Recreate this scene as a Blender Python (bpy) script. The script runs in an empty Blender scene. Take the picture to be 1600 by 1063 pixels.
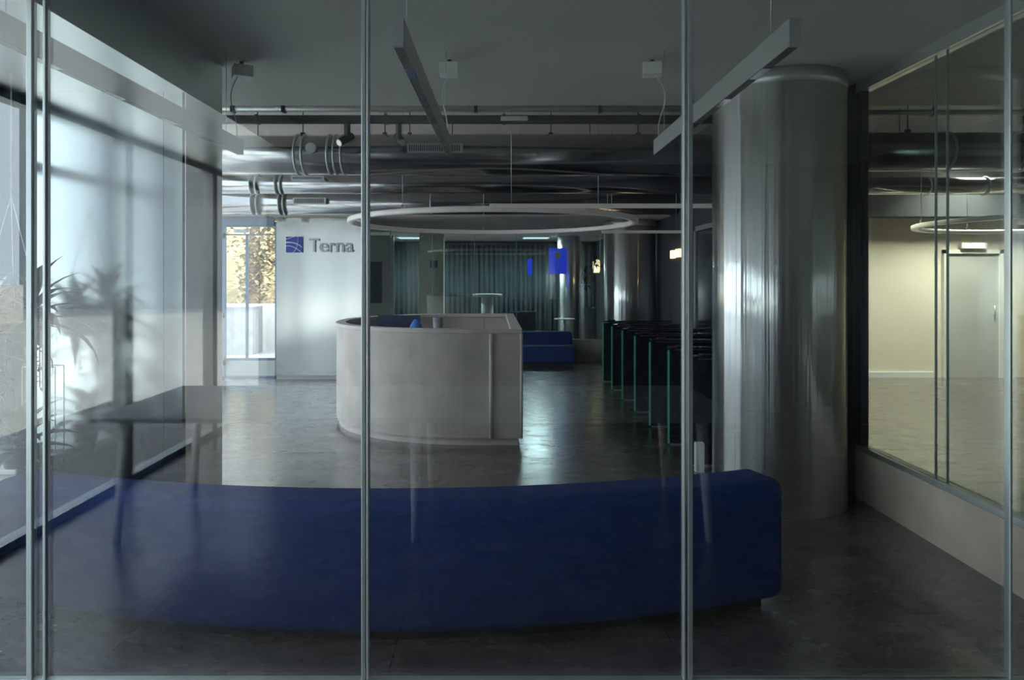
import bpy, bmesh, math, random
from mathutils import Vector, Matrix
random.seed(7)
PI = math.pi
scene = bpy.context.scene
COL = scene.collection

# ------------------------------------------------------------------ materials
def new_mat(name):
    m = bpy.data.materials.new(name); m.use_nodes = True
    nt = m.node_tree
    for n in list(nt.nodes): nt.nodes.remove(n)
    out = nt.nodes.new('ShaderNodeOutputMaterial')
    return m, nt, out

def noise_node(nt, scale, detail=4, vec_scale=None, coord='Object'):
    tc = nt.nodes.new('ShaderNodeTexCoord')
    n = nt.nodes.new('ShaderNodeTexNoise'); n.inputs['Scale'].default_value = scale; n.inputs['Detail'].default_value = detail
    if vec_scale:
        mp = nt.nodes.new('ShaderNodeMapping'); mp.inputs['Scale'].default_value = vec_scale
        nt.links.new(tc.outputs[coord], mp.inputs['Vector']); nt.links.new(mp.outputs['Vector'], n.inputs['Vector'])
    else:
        nt.links.new(tc.outputs[coord], n.inputs['Vector'])
    return n

def pbr(name, color, rough=0.5, metal=0.0, var=0.12, scale=6, bump=0.0, vec=None, bscale=None, spec=None, rvar=0.0, emit=None, estr=0, alpha=None, trans=None, sheen=0):
    m, nt, out = new_mat(name)
    b = nt.nodes.new('ShaderNodeBsdfPrincipled')
    b.inputs['Roughness'].default_value = rough; b.inputs['Metallic'].default_value = metal
    if spec is not None: b.inputs['Specular IOR Level'].default_value = spec
    if sheen: b.inputs['Sheen Weight'].default_value = sheen
    n = noise_node(nt, scale, 5, vec)
    r = nt.nodes.new('ShaderNodeValToRGB')
    r.color_ramp.elements[0].position = 0.3; r.color_ramp.elements[1].position = 0.7
    r.color_ramp.elements[0].color = tuple(c*(1-var) for c in color)+(1,)
    r.color_ramp.elements[1].color = tuple(min(1, c*(1+var)) for c in color)+(1,)
    nt.links.new(n.outputs['Fac'], r.inputs['Fac']); nt.links.new(r.outputs['Color'], b.inputs['Base Color'])
    if rvar:
        mr = nt.nodes.new('ShaderNodeMapRange'); mr.inputs['From Min'].default_value = .3; mr.inputs['From Max'].default_value = .7
        mr.inputs['To Min'].default_value = max(0, rough-rvar); mr.inputs['To Max'].default_value = rough+rvar
        nt.links.new(n.outputs['Fac'], mr.inputs['Value']); nt.links.new(mr.outputs['Result'], b.inputs['Roughness'])
    if bump:
        n2 = noise_node(nt, bscale or scale*4, 4, vec)
        bp = nt.nodes.new('ShaderNodeBump'); bp.inputs['Strength'].default_value = bump; bp.inputs['Distance'].default_value = 0.02
        nt.links.new(n2.outputs['Fac'], bp.inputs['Height']); nt.links.new(bp.outputs['Normal'], b.inputs['Normal'])
    if emit:
        b.inputs['Emission Color'].default_value = tuple(emit)+(1,); b.inputs['Emission Strength'].default_value = estr
    nt.links.new(b.outputs['BSDF'], out.inputs['Surface'])
    return m

def glass_mat(name, tint, ior=1.5, rough=0.0):
    """thin pane: straight-through transmission plus Fresnel reflection on each face"""
    m, nt, out = new_mat(name)
    tr = nt.nodes.new('ShaderNodeBsdfTransparent'); tr.inputs['Color'].default_value = tuple(tint)+(1,)
    gl = nt.nodes.new('ShaderNodeBsdfGlossy'); gl.inputs['Roughness'].default_value = rough; gl.inputs['Color'].default_value = (1,1,1,1)
    fr = nt.nodes.new('ShaderNodeFresnel')
    ge = nt.nodes.new('ShaderNodeNewGeometry')
    mr = nt.nodes.new('ShaderNodeMapRange'); mr.inputs['To Min'].default_value = ior; mr.inputs['To Max'].default_value = 1/ior
    nt.links.new(ge.outputs['Backfacing'], mr.inputs['Value']); nt.links.new(mr.outputs['Result'], fr.inputs['IOR'])
    mx = nt.nodes.new('ShaderNodeMixShader')
    nt.links.new(fr.outputs['Fac'], mx.inputs['Fac']); nt.links.new(tr.outputs['BSDF'], mx.inputs[1]); nt.links.new(gl.outputs['BSDF'], mx.inputs[2])
    nt.links.new(mx.outputs['Shader'], out.inputs['Surface'])
    return m

def floor_mat():
    m, nt, out = new_mat('floor_stone')
    b = nt.nodes.new('ShaderNodeBsdfPrincipled')
    tc = nt.nodes.new('ShaderNodeTexCoord')
    br = nt.nodes.new('ShaderNodeTexBrick'); br.offset = 0.0; br.squash = 1
    br.inputs['Scale'].default_value = 1; br.inputs['Brick Width'].default_value = 1.2; br.inputs['Row Height'].default_value = 1.2
    br.inputs['Mortar Size'].default_value = 0.003; br.inputs['Bias'].default_value = 0
    br.inputs['Color1'].default_value = (0.105,0.094,0.088,1); br.inputs['Color2'].default_value = (0.118,0.106,0.100,1); br.inputs['Mortar'].default_value = (0.05,0.047,0.045,1)
    mp = nt.nodes.new('ShaderNodeMapping'); mp.inputs['Rotation'].default_value = (0,0,0); mp.inputs['Location'].default_value = (0.42,0.3,0)
    nt.links.new(tc.outputs['Object'], mp.inputs['Vector']); nt.links.new(mp.outputs['Vector'], br.inputs['Vector'])
    n = noise_node(nt, 2.6, 12, (1,1.6,1))
    n.inputs['Roughness'].default_value = .65
    r = nt.nodes.new('ShaderNodeValToRGB'); r.color_ramp.elements[0].position=.35; r.color_ramp.elements[1].position=.68
    r.color_ramp.elements[0].color=(.62,.62,.62,1); r.color_ramp.elements[1].color=(1.45,1.40,1.36,1)
    nt.links.new(n.outputs['Fac'], r.inputs['Fac'])
    mx = nt.nodes.new('ShaderNodeMix'); mx.data_type='RGBA'; mx.blend_type='MULTIPLY'; mx.inputs['Factor'].default_value=1
    nt.links.new(br.outputs['Color'], mx.inputs['A']); nt.links.new(r.outputs['Color'], mx.inputs['B'])
    nt.links.new(mx.outputs['Result'], b.inputs['Base Color'])
    n3 = noise_node(nt, 3.5, 8, (1,2,1))
    mr = nt.nodes.new('ShaderNodeMapRange'); mr.inputs['From Min'].default_value=.3; mr.inputs['From Max'].default_value=.7
    mr.inputs['To Min'].default_value=.20; mr.inputs['To Max'].default_value=.31
    b.inputs['Specular IOR Level'].default_value=1.0; b.inputs['Coat Weight'].default_value=.5; b.inputs['Coat Roughness'].default_value=.24; b.inputs['Coat IOR'].default_value=1.6
    nt.links.new(n3.outputs['Fac'], mr.inputs['Value']); nt.links.new(mr.outputs['Result'], b.inputs['Roughness'])
    n2 = noise_node(nt, 45, 3, (1,2,1))
    bp = nt.nodes.new('ShaderNodeBump'); bp.inputs['Strength'].default_value=.05; bp.inputs['Distance'].default_value=.001
    nt.links.new(n2.outputs['Fac'], bp.inputs['Height']); nt.links.new(bp.outputs['Normal'], b.inputs['Normal'])
    nt.links.new(b.outputs['BSDF'], out.inputs['Surface'])
    return m

M = {}
M['floor'] = floor_mat()
M['ceiling'] = pbr('ceiling_plaster', (.47,.49,.465), .8, var=.05, scale=1.5, bump=.1, bscale=40)
M['upper_ceiling'] = pbr('upper_slab', (.60,.55,.52), .85, var=.1, scale=2, bump=.2)
M['soffit'] = pbr('soffit_satin', (.86,.90,.90), .32, metal=.9, var=.03, scale=1)
M['satin'] = pbr('satin_steel', (.43,.475,.48), .15, metal=1, var=.03, scale=1.2, bump=.02, bscale=1.2)
M['satin_warm'] = pbr('brushed_steel', (.66,.63,.61), .27, metal=1, var=.04, scale=2, bump=.02, bscale=1.5, vec=(1,1,8))
def column_steel():
    m, nt, out = new_mat('polished_steel')
    n = noise_node(nt, 9, 4, (1,1,.010)); bp = nt.nodes.new('ShaderNodeBump'); bp.inputs['Strength'].default_value = 1.0; bp.inputs['Distance'].default_value = .014
    nt.links.new(n.outputs['Fac'], bp.inputs['Height'])
    tg = nt.nodes.new('ShaderNodeTangent'); tg.direction_type = 'RADIAL'; tg.axis = 'Z'
    bs = []
    for rough, an in ((.38,1.0), (.09,.9)):
        b = nt.nodes.new('ShaderNodeBsdfPrincipled'); b.inputs['Metallic'].default_value = 1
        b.inputs['Base Color'].default_value = (.93,.95,.93,1); b.inputs['Roughness'].default_value = rough
        b.inputs['Anisotropic'].default_value = an; b.inputs['Anisotropic Rotation'].default_value = .25
        nt.links.new(tg.outputs['Tangent'], b.inputs['Tangent']); nt.links.new(bp.outputs['Normal'], b.inputs['Normal']); bs.append(b)
    mx = nt.nodes.new('ShaderNodeMixShader'); mx.inputs['Fac'].default_value = .32
    nt.links.new(bs[0].outputs['BSDF'], mx.inputs[1]); nt.links.new(bs[1].outputs['BSDF'], mx.inputs[2])
    nt.links.new(mx.outputs['Shader'], out.inputs['Surface'])
    return m
M['chrome'] = column_steel()
M['duct'] = pbr('galvanised_steel', (.36,.36,.37), .17, metal=1, var=.10, scale=3, rvar=.04, bump=.008, bscale=3)
M['alu'] = pbr('brushed_aluminium', (.55,.58,.57), .38, metal=.7, var=.04, scale=8)
M['trackalu'] = pbr('track_aluminium', (.40,.43,.42), .45, metal=.4, var=.03)
M['joint'] = pbr('joint_steel', (.52,.58,.58), .30, metal=.7, var=.05, scale=9)
M['darkmetal'] = pbr('dark_metal', (.035,.038,.042), .4, metal=.3, var=.15)
M['black'] = pbr('matt_black', (.012,.012,.014), .55, var=.1)
M['gloss_black'] = pbr('gloss_black', (.012,.016,.022), .12, var=.1, spec=.6)
M['blue'] = pbr('blue_wool', (.002,.032,.18), .85, var=.06, scale=60, bump=.25, bscale=260)
M['white'] = pbr('white_paint', (.78,.78,.76), .45, var=.03)
M['whitewire'] = pbr('white_cable', (.7,.7,.66), .5, var=.03)
M['stonepanel'] = pbr('desk_limestone', (.60,.53,.48), .5, var=.14, scale=3.5, bump=.12, bscale=50)
M['stonelight'] = pbr('desk_limestone_edge', (.66,.59,.54), .5, var=.06, scale=8)
M['base'] = pbr('travertine_base', (.55,.47,.38), .5, var=.14, scale=3, bump=.1, bscale=40)
M['cream'] = pbr('cream_plaster', (.80,.74,.62), .8, var=.04, scale=2)
M['greywall'] = pbr('grey_wall', (.50,.50,.49), .8, var=.06, scale=2)
M['darkwall'] = pbr('dark_wall', (.07,.075,.085), .5, var=.1, scale=2)
M['teal'] = pbr('teal_curtain', (.075,.105,.11), .8, var=.15, scale=3)
M['ring'] = pbr('ring_diffuser', (.80,.76,.72), .35, var=.02, emit=(1,.93,.88), estr=.05)
M['greenedge'] = pbr('green_glass_edge', (.07,.36,.22), .12, var=.1, spec=.8, emit=(.1,.8,.45), estr=.06)  # faint green glow put into the glass edge, which holds no lamp
M['glass'] = glass_mat('clear_glass', (.975,.99,.985), 1.80)
M['glass_green'] = glass_mat('greenish_glass', (.86,.94,.925), 1.8)
M['glass_win'] = glass_mat('window_glass', (.98,.99,.99), 1.45)
M['frameblue'] = pbr('anodised_frame', (.20,.25,.33), .35, metal=.5, var=.05)
M['pot'] = pbr('dark_pot', (.03,.055,.08), .5, var=.1)
M['potgrey'] = pbr('grey_planter', (.10,.105,.11), .5, var=.1)
M['leaf'] = pbr('leaf_green', (.035,.085,.045), .42, var=.4, scale=9)
M['stem'] = pbr('plant_stem', (.14,.11,.07), .8, var=.3, scale=30)
M['soil'] = pbr('soil', (.05,.035,.025), .95, var=.3, scale=50)
M['wood'] = pbr('sill_board', (.42,.43,.43), .45, var=.08, scale=3)
M['grey_top'] = pbr('grey_table_top', (.34,.35,.36), .5, var=.05)
M['satin_far'] = pbr('satin_steel_entrance', (.60,.61,.59), .15, metal=1, var=.03, scale=1.2, bump=.03, bscale=1.0)
M['signgrey'] = pbr('letter_steel', (.42,.42,.43), .35, metal=.6, var=.03)
M['signblue'] = pbr('emblem_blue', (.01,.045,.42), .4, var=.04)
M['outground'] = pbr('pale_paving', (.60,.59,.56), .9, var=.08, scale=.8)
M['outwall'] = pbr('white_wall_outside', (.82,.80,.76), .9, var=.04)
M['outgrey'] = pbr('grey_wall_outside', (.38,.38,.38), .9, var=.12)
M['hedge'] = pbr('dry_ivy_leaf', (.36,.29,.16), .8, var=.45, scale=2.5)
M['trunk'] = pbr('tree_bark', (.20,.14,.085), .95, var=.4, scale=6, bump=.6)
M['hill'] = pbr('sunny_bank', (.34,.27,.15), .95, var=.3, scale=1.3)
M['warmlamp'] = pbr('warm_lamp', (.9,.7,.45), .5, var=.02, emit=(1,.72,.42), estr=2.2)
M['whitelamp'] = pbr('white_lamp_panel', (.9,.9,.85), .5, var=.02, emit=(1,.86,.62), estr=6)
M['added_lamp_dim'] = pbr('added_cool_panel', (.9,.9,.9), .5, var=.02, emit=(.8,.95,1), estr=1.2)
M['bluelit'] = pbr('lit_blue_banner', (.02,.05,.6), .5, var=.1, emit=(.03,.07,1), estr=.55)
M['screen'] = pbr('dark_screen', (.05,.07,.12), .2, var=.05)
M['glasspot'] = pbr('grey_ceramic', (.30,.32,.36), .3, var=.2, scale=20)
M['paleblue'] = pbr('blue_cloth', (.08,.20,.75), .7, var=.2, scale=14)
M['fabric_olive'] = pbr('olive_fabric', (.075,.085,.05), .9, var=.1)

# ------------------------------------------------------------------ geometry helpers
def BM(): return bmesh.new()

def add_box(bm, x0, x1, y0, y1, z0, z1):
    v = [bm.verts.new(p) for p in ((x0,y0,z0),(x1,y0,z0),(x1,y1,z0),(x0,y1,z0),(x0,y0,z1),(x1,y0,z1),(x1,y1,z1),(x0,y1,z1))]
    for f in ((0,3,2,1),(4,5,6,7),(0,1,5,4),(1,2,6,5),(2,3,7,6),(3,0,4,7)): bm.faces.new([v[i] for i in f])
    return v

def add_tube(bm, pts, r, seg=12, closed=False, r1=None, caps=True):
    pts = [Vector(p) for p in pts]; n = len(pts); rings = []
    prev = None
    for i, p in enumerate(pts):
        if closed: t = (pts[(i+1) % n]-pts[i-1])
        elif i == 0: t = pts[1]-p
        elif i == n-1: t = p-pts[i-1]
        else: t = pts[i+1]-pts[i-1]
        t.normalize()
        ref = prev if prev else (Vector((0,0,1)) if abs(t.z) < .9 else Vector((1,0,0)))
        a = t.cross(ref)
        if a.length < 1e-5: a = t.cross(Vector((0,1,0)))
        a.normalize(); b = a.cross(t).normalized(); prev = b
        rr = r if r1 is None else r+(r1-r)*i/(n-1)
        rings.append([bm.verts.new(p+a*math.cos(2*PI*k/seg)*rr+b*math.sin(2*PI*k/seg)*rr) for k in range(seg)])
    m = n if closed else n-1
    for i in range(m):
        A, B = rings[i], rings[(i+1) % n]
        for k in range(seg): 
            f = bm.faces.new((A[k], A[(k+1)%seg], B[(k+1)%seg], B[k])); f.smooth = True
    if not closed and caps:
        bm.faces.new(rings[0][::-1]); bm.faces.new(rings[-1])

def add_lathe(bm, prof, c=(0,0,0), seg=32, axis='z'):
    rings = []
    for r, h in prof:
        ring = []
        for k in range(seg):
            a = 2*PI*k/seg
            if axis == 'z': p = (c[0]+r*math.cos(a), c[1]+r*math.sin(a), c[2]+h)
            elif axis == 'x': p = (c[0]+h, c[1]+r*math.cos(a), c[2]+r*math.sin(a))
            else: p = (c[0]+r*math.cos(a), c[1]+h, c[2]+r*math.sin(a))
            ring.append(bm.verts.new(p))
        rings.append(ring)
    for A, B in zip(rings, rings[1:]):
        for k in range(seg):
            f = bm.faces.new((A[k], A[(k+1)%seg], B[(k+1)%seg], B[k])); f.smooth = True
    bm.faces.new(rings[0][::-1]); bm.faces.new(rings[-1])

def add_prism(bm, pts, z0, z1, smooth_side=False):
    a = [bm.verts.new((x,y,z0)) for x,y in pts]; b = [bm.verts.new((x,y,z1)) for x,y in pts]
    n = len(pts)
    for i in range(n):
        f = bm.faces.new((a[i], a[(i+1)%n], b[(i+1)%n], b[i])); f.smooth = smooth_side
    bm.faces.new(a[::-1]); bm.faces.new(b)

def add_strip_wall(bm, outer, inner, z0, z1):
    """a wall between two polylines of equal length"""
    n = len(outer)
    vs = [[bm.verts.new((p[0],p[1],z)) for p in poly] for poly in (outer, inner) for z in (z0, z1)]
    ob, ot, ib, it = vs
    for i in range(n-1):
        for q in ((ob[i],ob[i+1],ot[i+1],ot[i]), (ib[i+1],ib[i],it[i],it[i+1]), (ot[i],ot[i+1],it[i+1],it[i]), (ob[i+1],ob[i],ib[i],ib[i+1])):
            bm.faces.new(q)
    bm.faces.new((ob[0],ot[0],it[0],ib[0])); bm.faces.new((ot[-1],ob[-1],ib[-1],it[-1]))

def add_leaf(bm, base, az, up, length, width, droop, seg=6):
    """an arching pointed leaf with a folded midrib"""
    d = Vector((math.cos(az), math.sin(az), 0)); side = Vector((-d.y, d.x, 0))
    p = Vector(base); ang = up; st = length/seg; rows = []
    for i in range(seg+1):
        t = i/seg
        w = width*math.sin(PI*min(1, .12+.88*t))**.7*(1-t**4) if i < seg else 0.0005
        nrm = -d*math.sin(ang)+Vector((0,0,1))*math.cos(ang)
        rows.append((bm.verts.new(p-side*w/2+nrm*w*.16), bm.verts.new(p), bm.verts.new(p+side*w/2+nrm*w*.16)))
        p = p+(d*math.cos(ang)+Vector((0,0,1))*math.sin(ang))*st
        ang -= droop/seg*(0.4+1.2*t)
    for a, b in zip(rows, rows[1:]):
        for k in (0, 1):
            f = bm.faces.new((a[k], a[k+1], b[k+1], b[k])); f.smooth = True

def build(name, bm, mat, parent=None, loc=None, bevel=0, bseg=2, smooth_angle=None, solid=0):
    me = bpy.data.meshes.new(name)
    bmesh.ops.recalc_face_normals(bm, faces=bm.faces[:]) if not solid else None
    bm.to_mesh(me); bm.free()
    me.materials.append(M[mat] if isinstance(mat, str) else mat)
    o = bpy.data.objects.new(name, me); COL.objects.link(o)
    if loc: o.location = loc
    if parent is not None: o.parent = parent
    if bevel:
        md = o.modifiers.new('Bevel', 'BEVEL'); md.width = bevel; md.segments = bseg; md.limit_method = 'ANGLE'; md.angle_limit = math.radians(35)
        md.harden_normals = False
        if smooth_angle: 
            for p in me.polygons: p.use_smooth = True
    if solid:
        md = o.modifiers.new('Solidify', 'SOLIDIFY'); md.thickness = solid
    return o

def tag(o, label, cat, group=None, kind=None):
    o['label'] = label; o['category'] = cat
    if group: o['group'] = group
    if kind: o['kind'] = kind
    return o

def thing(name, label, cat, loc=(0,0,0), group=None, rz=0):
    o = bpy.data.objects.new(name, None); COL.objects.link(o); o.location = loc; o.rotation_euler = (0,0,rz)
    o.empty_display_size = .1
    return tag(o, label, cat, group)

def struct(name, bm, mat, parent=None, **k):
    o = build(name, bm, mat, parent, **k)
    if parent is None: o['kind'] = 'structure'
    return o

def sempty(name, loc=(0,0,0)):
    o = bpy.data.objects.new(name, None); COL.objects.link(o); o.location = loc; o['kind'] = 'structure'; return o

def dup(root, loc=None, rz=None, label=None):
    r = root.copy(); COL.objects.link(r)
    if loc: r.location = loc
    if rz is not None: r.rotation_euler = (0,0,rz)
    if label: r['label'] = label
    for ch in list(root.children):
        c = ch.copy(); COL.objects.link(c); c.parent = r
        for g in list(ch.children):
            d = g.copy(); COL.objects.link(d); d.parent = c
    return r

def box(x0,x1,y0,y1,z0,z1):
    b = BM(); add_box(b,x0,x1,y0,y1,z0,z1); return b

# ------------------------------------------------------------------ dimensions (metres, camera at y=0, eye 1.6)
GY = 1.95        # glass partition in front of the camera
CH = 3.0         # ceiling over the waiting area
UH = 3.5         # open slab with the ducts
SX = -2.8        # window wall on the left
BX = -1.80       # right face of the steel-clad block
BY0, BY1 = 3.94, 4.47
SOF = 2.68       # soffit along the windows
RX = 2.63        # glazed wall on the right
FY = 10.60       # entrance facade
EX = -4.70       # side windows of the entrance zone
GW = 12.80       # rear glass wall

# ------------------------------------------------------------------ floor, ceilings, walls
struct('floor', box(-4.9, 9.6, -4.7, FY+.1, -.1, 0), 'floor')
struct('floor', box(-3.42, 9.6, FY+.1, 18.2, -.1, 0), 'floor')
struct('floor_outside', box(-4.9, -3.42, FY+.1, 50, -.14, -.04), 'outground')
struct('ceiling', box(BX, RX+.1, -4.7, 5.5, CH, CH+.75), 'ceiling')
struct('ceiling', box(RX+.1, 9.6, -4.7, 5.5, CH, CH+.75), 'ceiling')
struct('ceiling', box(RX+.1, 9.6, 5.5, 10.3, UH, UH+.25), 'darkwall')
struct('trim_6', box(2.78, 9.6, 10.3, 10.8, 2.52, UH+.25), 'darkwall')
struct('trim_1', box(-2.95, BX, -4.7, BY1, SOF, CH+.75), 'soffit')          # lowered soffit along the windows
struct('ceiling', box(-2.95, BX, BY1, 5.5, CH, CH+.75), 'ceiling')
struct('ceiling', box(-4.9, RX+.1, 5.5, 10.3, UH, UH+.25), 'upper_ceiling')
struct('ceiling', box(-4.9, -2.95, BY1, 5.5, UH, UH+.25), 'upper_ceiling')
struct('trim_2', box(-3.42, RX+.1, 10.3, 18.2, 2.52, UH+.25), 'upper_ceiling')
struct('trim_5', box(-4.9, -3.42, 10.3, FY+.12, 2.54, UH+.25), 'upper_ceiling')  # dropped bulkhead beyond the ducts
# steel-clad block
b = sempty('wall_left_block', (0,0,0)); b.name = 'wall_left'
bl = build('cladding_panel', box(-2.85, BX-.004, BY0, BY0+.02, 0, SOF), 'satin', b)
bl['label'] = 'satin steel front panel'
build('core', box(-2.85, BX-.02, BY0+.02, BY1-.004, 0, SOF), 'greywall', b)
sp = build('side_panel', box(BX-.02, BX, BY0, BY1, .05, SOF), 'satin_warm', b); sp['label'] = 'brushed steel side panel'
bm = BM()
for x in (-1.93,): add_box(bm, x-.0015, x+.0015, BY0-.001, BY0, 0, SOF)
build('panel_seam', bm, 'darkmetal', b)

# back wall behind the camera and right side of that room
struct('wall_back', box(-2.9, 4.6, -4.7, -4.5, 0, CH), 'darkwall')
struct('wall_right', box(4.5, 4.7, -4.7, GY, 0, CH), 'darkwall')
struct('wall_right', box(RX+.06, 9.6, GY-.1, GY+.05, 0, CH), 'greywall')
struct('wall_right', box(9.5, 9.7, GY, 10.7, 0, UH), 'cream')
struct('wall_far', box(RX+.2, 9.6, 10.63, 10.8, 0, CH), 'cream')
struct('baseboard_far', box(RX+.2, 6.95, 10.60, 10.632, 0, .09), 'white')
struct('wall_divider', box(2.72, 2.78, 5.36, 18.2, 0, UH), 'darkwall').name = 'wall_right'
struct('wall_far', box(-3.42, 2.8, 18.0, 18.2, 0, 2.52), 'darkwall')
struct('wall_left', box(-3.42, -3.34, FY+.15, 18.2, 0, 2.52), 'greywall')

# ------------------------------------------------------------------ windows on the left (world daylight comes through these)
def window_along_y(name, x, ys, z0, z1, fw=.05, mull=.11, frame='frameblue', rail=None):
    w = sempty(name, (x, (ys[0]+ys[-1])/2, z0))
    ox, oy, oz = w.location
    for y in ys:
        f = build('mullion', box(-fw, fw, y-mull/2-oy, y+mull/2-oy, 0, z1-z0), frame, w)
    build('frame', (lambda b: (add_box(b,-fw,fw,ys[0]-oy,ys[-1]-oy,0,.05), add_box(b,-fw,fw,ys[0]-oy,ys[-1]-oy,z1-z0-.05,z1-z0), b)[2])(BM()), frame, w)
    if rail:
        build('transom', box(-fw*.8, fw*.8, ys[0]-oy, ys[-1]-oy, rail-z0, rail-z0+.06), frame, w)
    for a, c in zip(ys, ys[1:]):
        build('pane', box(-.006, .006, a+mull/2-oy, c-mull/2-oy, .05, z1-z0-.05), 'glass_win', w)
    return w
window_along_y('window_1', SX-.06, [GY+.1, 2.9, 3.88], .50, SOF, rail=2.25)
window_along_y('window_2', SX-.06, [-4.5, -2.9, -1.3, .3, GY-.1], .0, SOF, frame='alu')
struct('wall_left', box(SX-.12, SX+.0, GY-.1, BY0, 0, .50), 'greywall')
window_along_y('window_3', EX-.05, [4.6, 6.1, 7.6, 9.1, FY], .0, UH, rail=2.3)
def window_along_x(name, y, xs, z0, z1, fd=.05, mull=.06, frame='frameblue', rail=None, pane='glass_win', mats=None):
    w = sempty(name, ((xs[0]+xs[-1])/2, y, z0)); ox, oy, oz = w.location
    for x in xs: build('mullion', box(x-mull/2-ox, x+mull/2-ox, -fd, fd, 0, z1-z0), frame, w)
    bm = BM(); add_box(bm, xs[0]-ox, xs[-1]-ox, -fd, fd, 0, .05); add_box(bm, xs[0]-ox, xs[-1]-ox, -fd, fd, z1-z0-.05, z1-z0)
    build('frame', bm, frame, w)
    if rail: build('transom', box(xs[0]-ox, xs[-1]-ox, -fd*.8, fd*.8, rail-z0, rail-z0+.06), frame, w)
    for a, c in zip(xs, xs[1:]): build('pane', box(a+mull/2-ox, c-mull/2-ox, -.006, .006, .05, z1-z0-.05), pane, w)
    return w
window_along_x('window_4', BY1+.05, [-4.7, -3.75, -2.85], .0, UH, rail=2.3)
struct('trim_3', box(-4.9, -4.6, 4.4, 10.7, UH-.02, UH+.25), 'upper_ceiling')

# sill shelf inside the windows
s = thing('window_sill_shelf', 'long grey window shelf carrying the potted plants along the left windows', 'shelf', (-2.66, 2.9, 0))
build('top_board', box(-.14, .14, -.93, 1.03, .50, .54), 'wood', s, bevel=.004)
build('front_panel', box(.10, .13, -.93, 1.03, 0, .50), 'greywall', s)
build('white_edge', box(.141, .146, -.93, 1.03, .505, .537), 'white', s)

# ------------------------------------------------------------------ entrance facade: door and steel wall with the sign
dr = sempty('door_1', (-3.87, FY+.03, 0))
bm = BM()
add_box(bm, -.43, -.36, -.05, .05, 0, 2.38); add_box(bm, .44, .50, -.05, .05, 0, 2.38)
add_box(bm, -.43, .50, -.06, .06, 2.38, 2.46); add_box(bm, -.43, .50, -.05, .05, 0, .03)
build('frame', bm, 'frameblue', dr)
build('header_box', box(-.46, .44, -.10, -.06, 2.40, 2.53), 'frameblue', dr)
build('glass', box(-.36, .44, -.006, .006, .30, 2.38), 'glass_win', dr)
bm = BM(); add_box(bm, -.03, .0, -.03, .03, .30, 2.26); add_box(bm, -.36, .44, -.02, .02, .27, .31); add_box(bm, -.36, .44, -.02, .02, 2.25, 2.27)
build('stile', bm, 'frameblue', dr)
build('kick_panel', box(-.35, .44, -.02, .02, .03, .27), 'alu', dr)
build('door_closer', box(-.20, .02, -.09, -.03, 2.29, 2.34), 'alu', dr, bevel=.005)
build('hinge', (lambda b: (add_box(b,-.37,-.34,-.08,-.05,.95,1.03), add_box(b,-.37,-.34,-.08,-.05,2.2,2.28), add_box(b,-.37,-.34,-.08,-.05,.20,.28), b)[3])(BM()), 'darkmetal', dr)
struct('trim_4', box(-4.75, -3.38, FY, FY+.1, 2.54, UH), 'satin')

TY = 10.43
tw = sempty('wall_far_steel', (0, 0, 0)); tw.name = 'wall_entrance'
build('cladding_panel', box(-3.36, -1.98, TY, TY+.04, .06, 2.52), 'satin_far', tw)
build('plinth', box(-3.36, -1.98, TY+.01, TY+.05, 0, .06), 'greywall', tw)
build('core', box(-3.36, -1.98, TY+.05, FY+.15, 0, UH), 'greywall', tw)

sg = thing('company_sign', 'steel Terna lettering with blue square emblem on the bright satin steel wall', 'sign', (-3.20, TY, 1.97))
em = build('emblem', box(0, .255, -.03, 0, 0, .245), 'signblue', sg)
def arc_line(bm, p0, p1, p2, w0, w1, y):
    pts = []
    for i in range(15):
        t = i/14; x = (1-t)**2*p0[0]+2*t*(1-t)*p1[0]+t*t*p2[0]; z = (1-t)**2*p0[1]+2*t*(1-t)*p1[1]+t*t*p2[1]
        dx = 2*(1-t)*(p1[0]-p0[0])+2*t*(p2[0]-p1[0]); dz = 2*(1-t)*(p1[1]-p0[1])+2*t*(p2[1]-p1[1]); l = math.hypot(dx,dz) or 1
        w = (w0+(w1-w0)*t)/2
        pts.append(((x-dz/l*w, z+dx/l*w), (x+dz/l*w, z-dx/l*w)))
    vs = [(bm.verts.new((a[0],y,a[1])), bm.verts.new((c[0],y,c[1]))) for a,c in pts]
    vb = [(bm.verts.new((a[0],y+.006,a[1])), bm.verts.new((c[0],y+.006,c[1]))) for a,c in pts]
    for (a,c),(d,e),(g,h),(i_,j) in zip(vs, vs[1:], vb, vb[1:]):
        bm.faces.new((a,c,e,d)); bm.faces.new((a,d,i_,g)); bm.faces.new((c,h,j,e))
bm = BM()
arc_line(bm, (.0,.155), (.15,.17), (.255,.075), .018, .010, -.036)
arc_line(bm, (.0,.10), (.12,.115), (.235,.0), .010, .008, -.036)
arc_line(bm, (.0,.205), (.06,.225), (.13,.245), .010, .008, -.036)
arc_line(bm, (.11,.0), (.19,.07), (.185,.245), .007, .005, -.036)
build('white_arc_lines', bm, 'white', em)
def text_mesh(name, s, size, depth, mat, parent, loc, width=None):
    cu = bpy.data.curves.new(name, 'FONT'); cu.body = s; cu.size = size; cu.extrude = depth; cu.resolution_u = 4
    cu.offset = size*.012
    to = bpy.data.objects.new(name+'_tmp', cu); COL.objects.link(to)
    bpy.context.view_layer.update()
    me = bpy.data.meshes.new_from_object(to)
    bpy.data.objects.remove(to)
    me.name = name
    xs = [v.co.x for v in me.vertices]; w0 = max(xs)-min(xs)
    k = (width/w0) if width else 1
    for v in me.vertices: v.co = Vector(((v.co.x-min(xs))*k, -v.co.z, v.co.y))
    me.materials.clear(); me.materials.append(M[mat])
    o = bpy.data.objects.new(name, me); COL.objects.link(o); o.parent = parent; o.location = loc
    return o
x = .36
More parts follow.
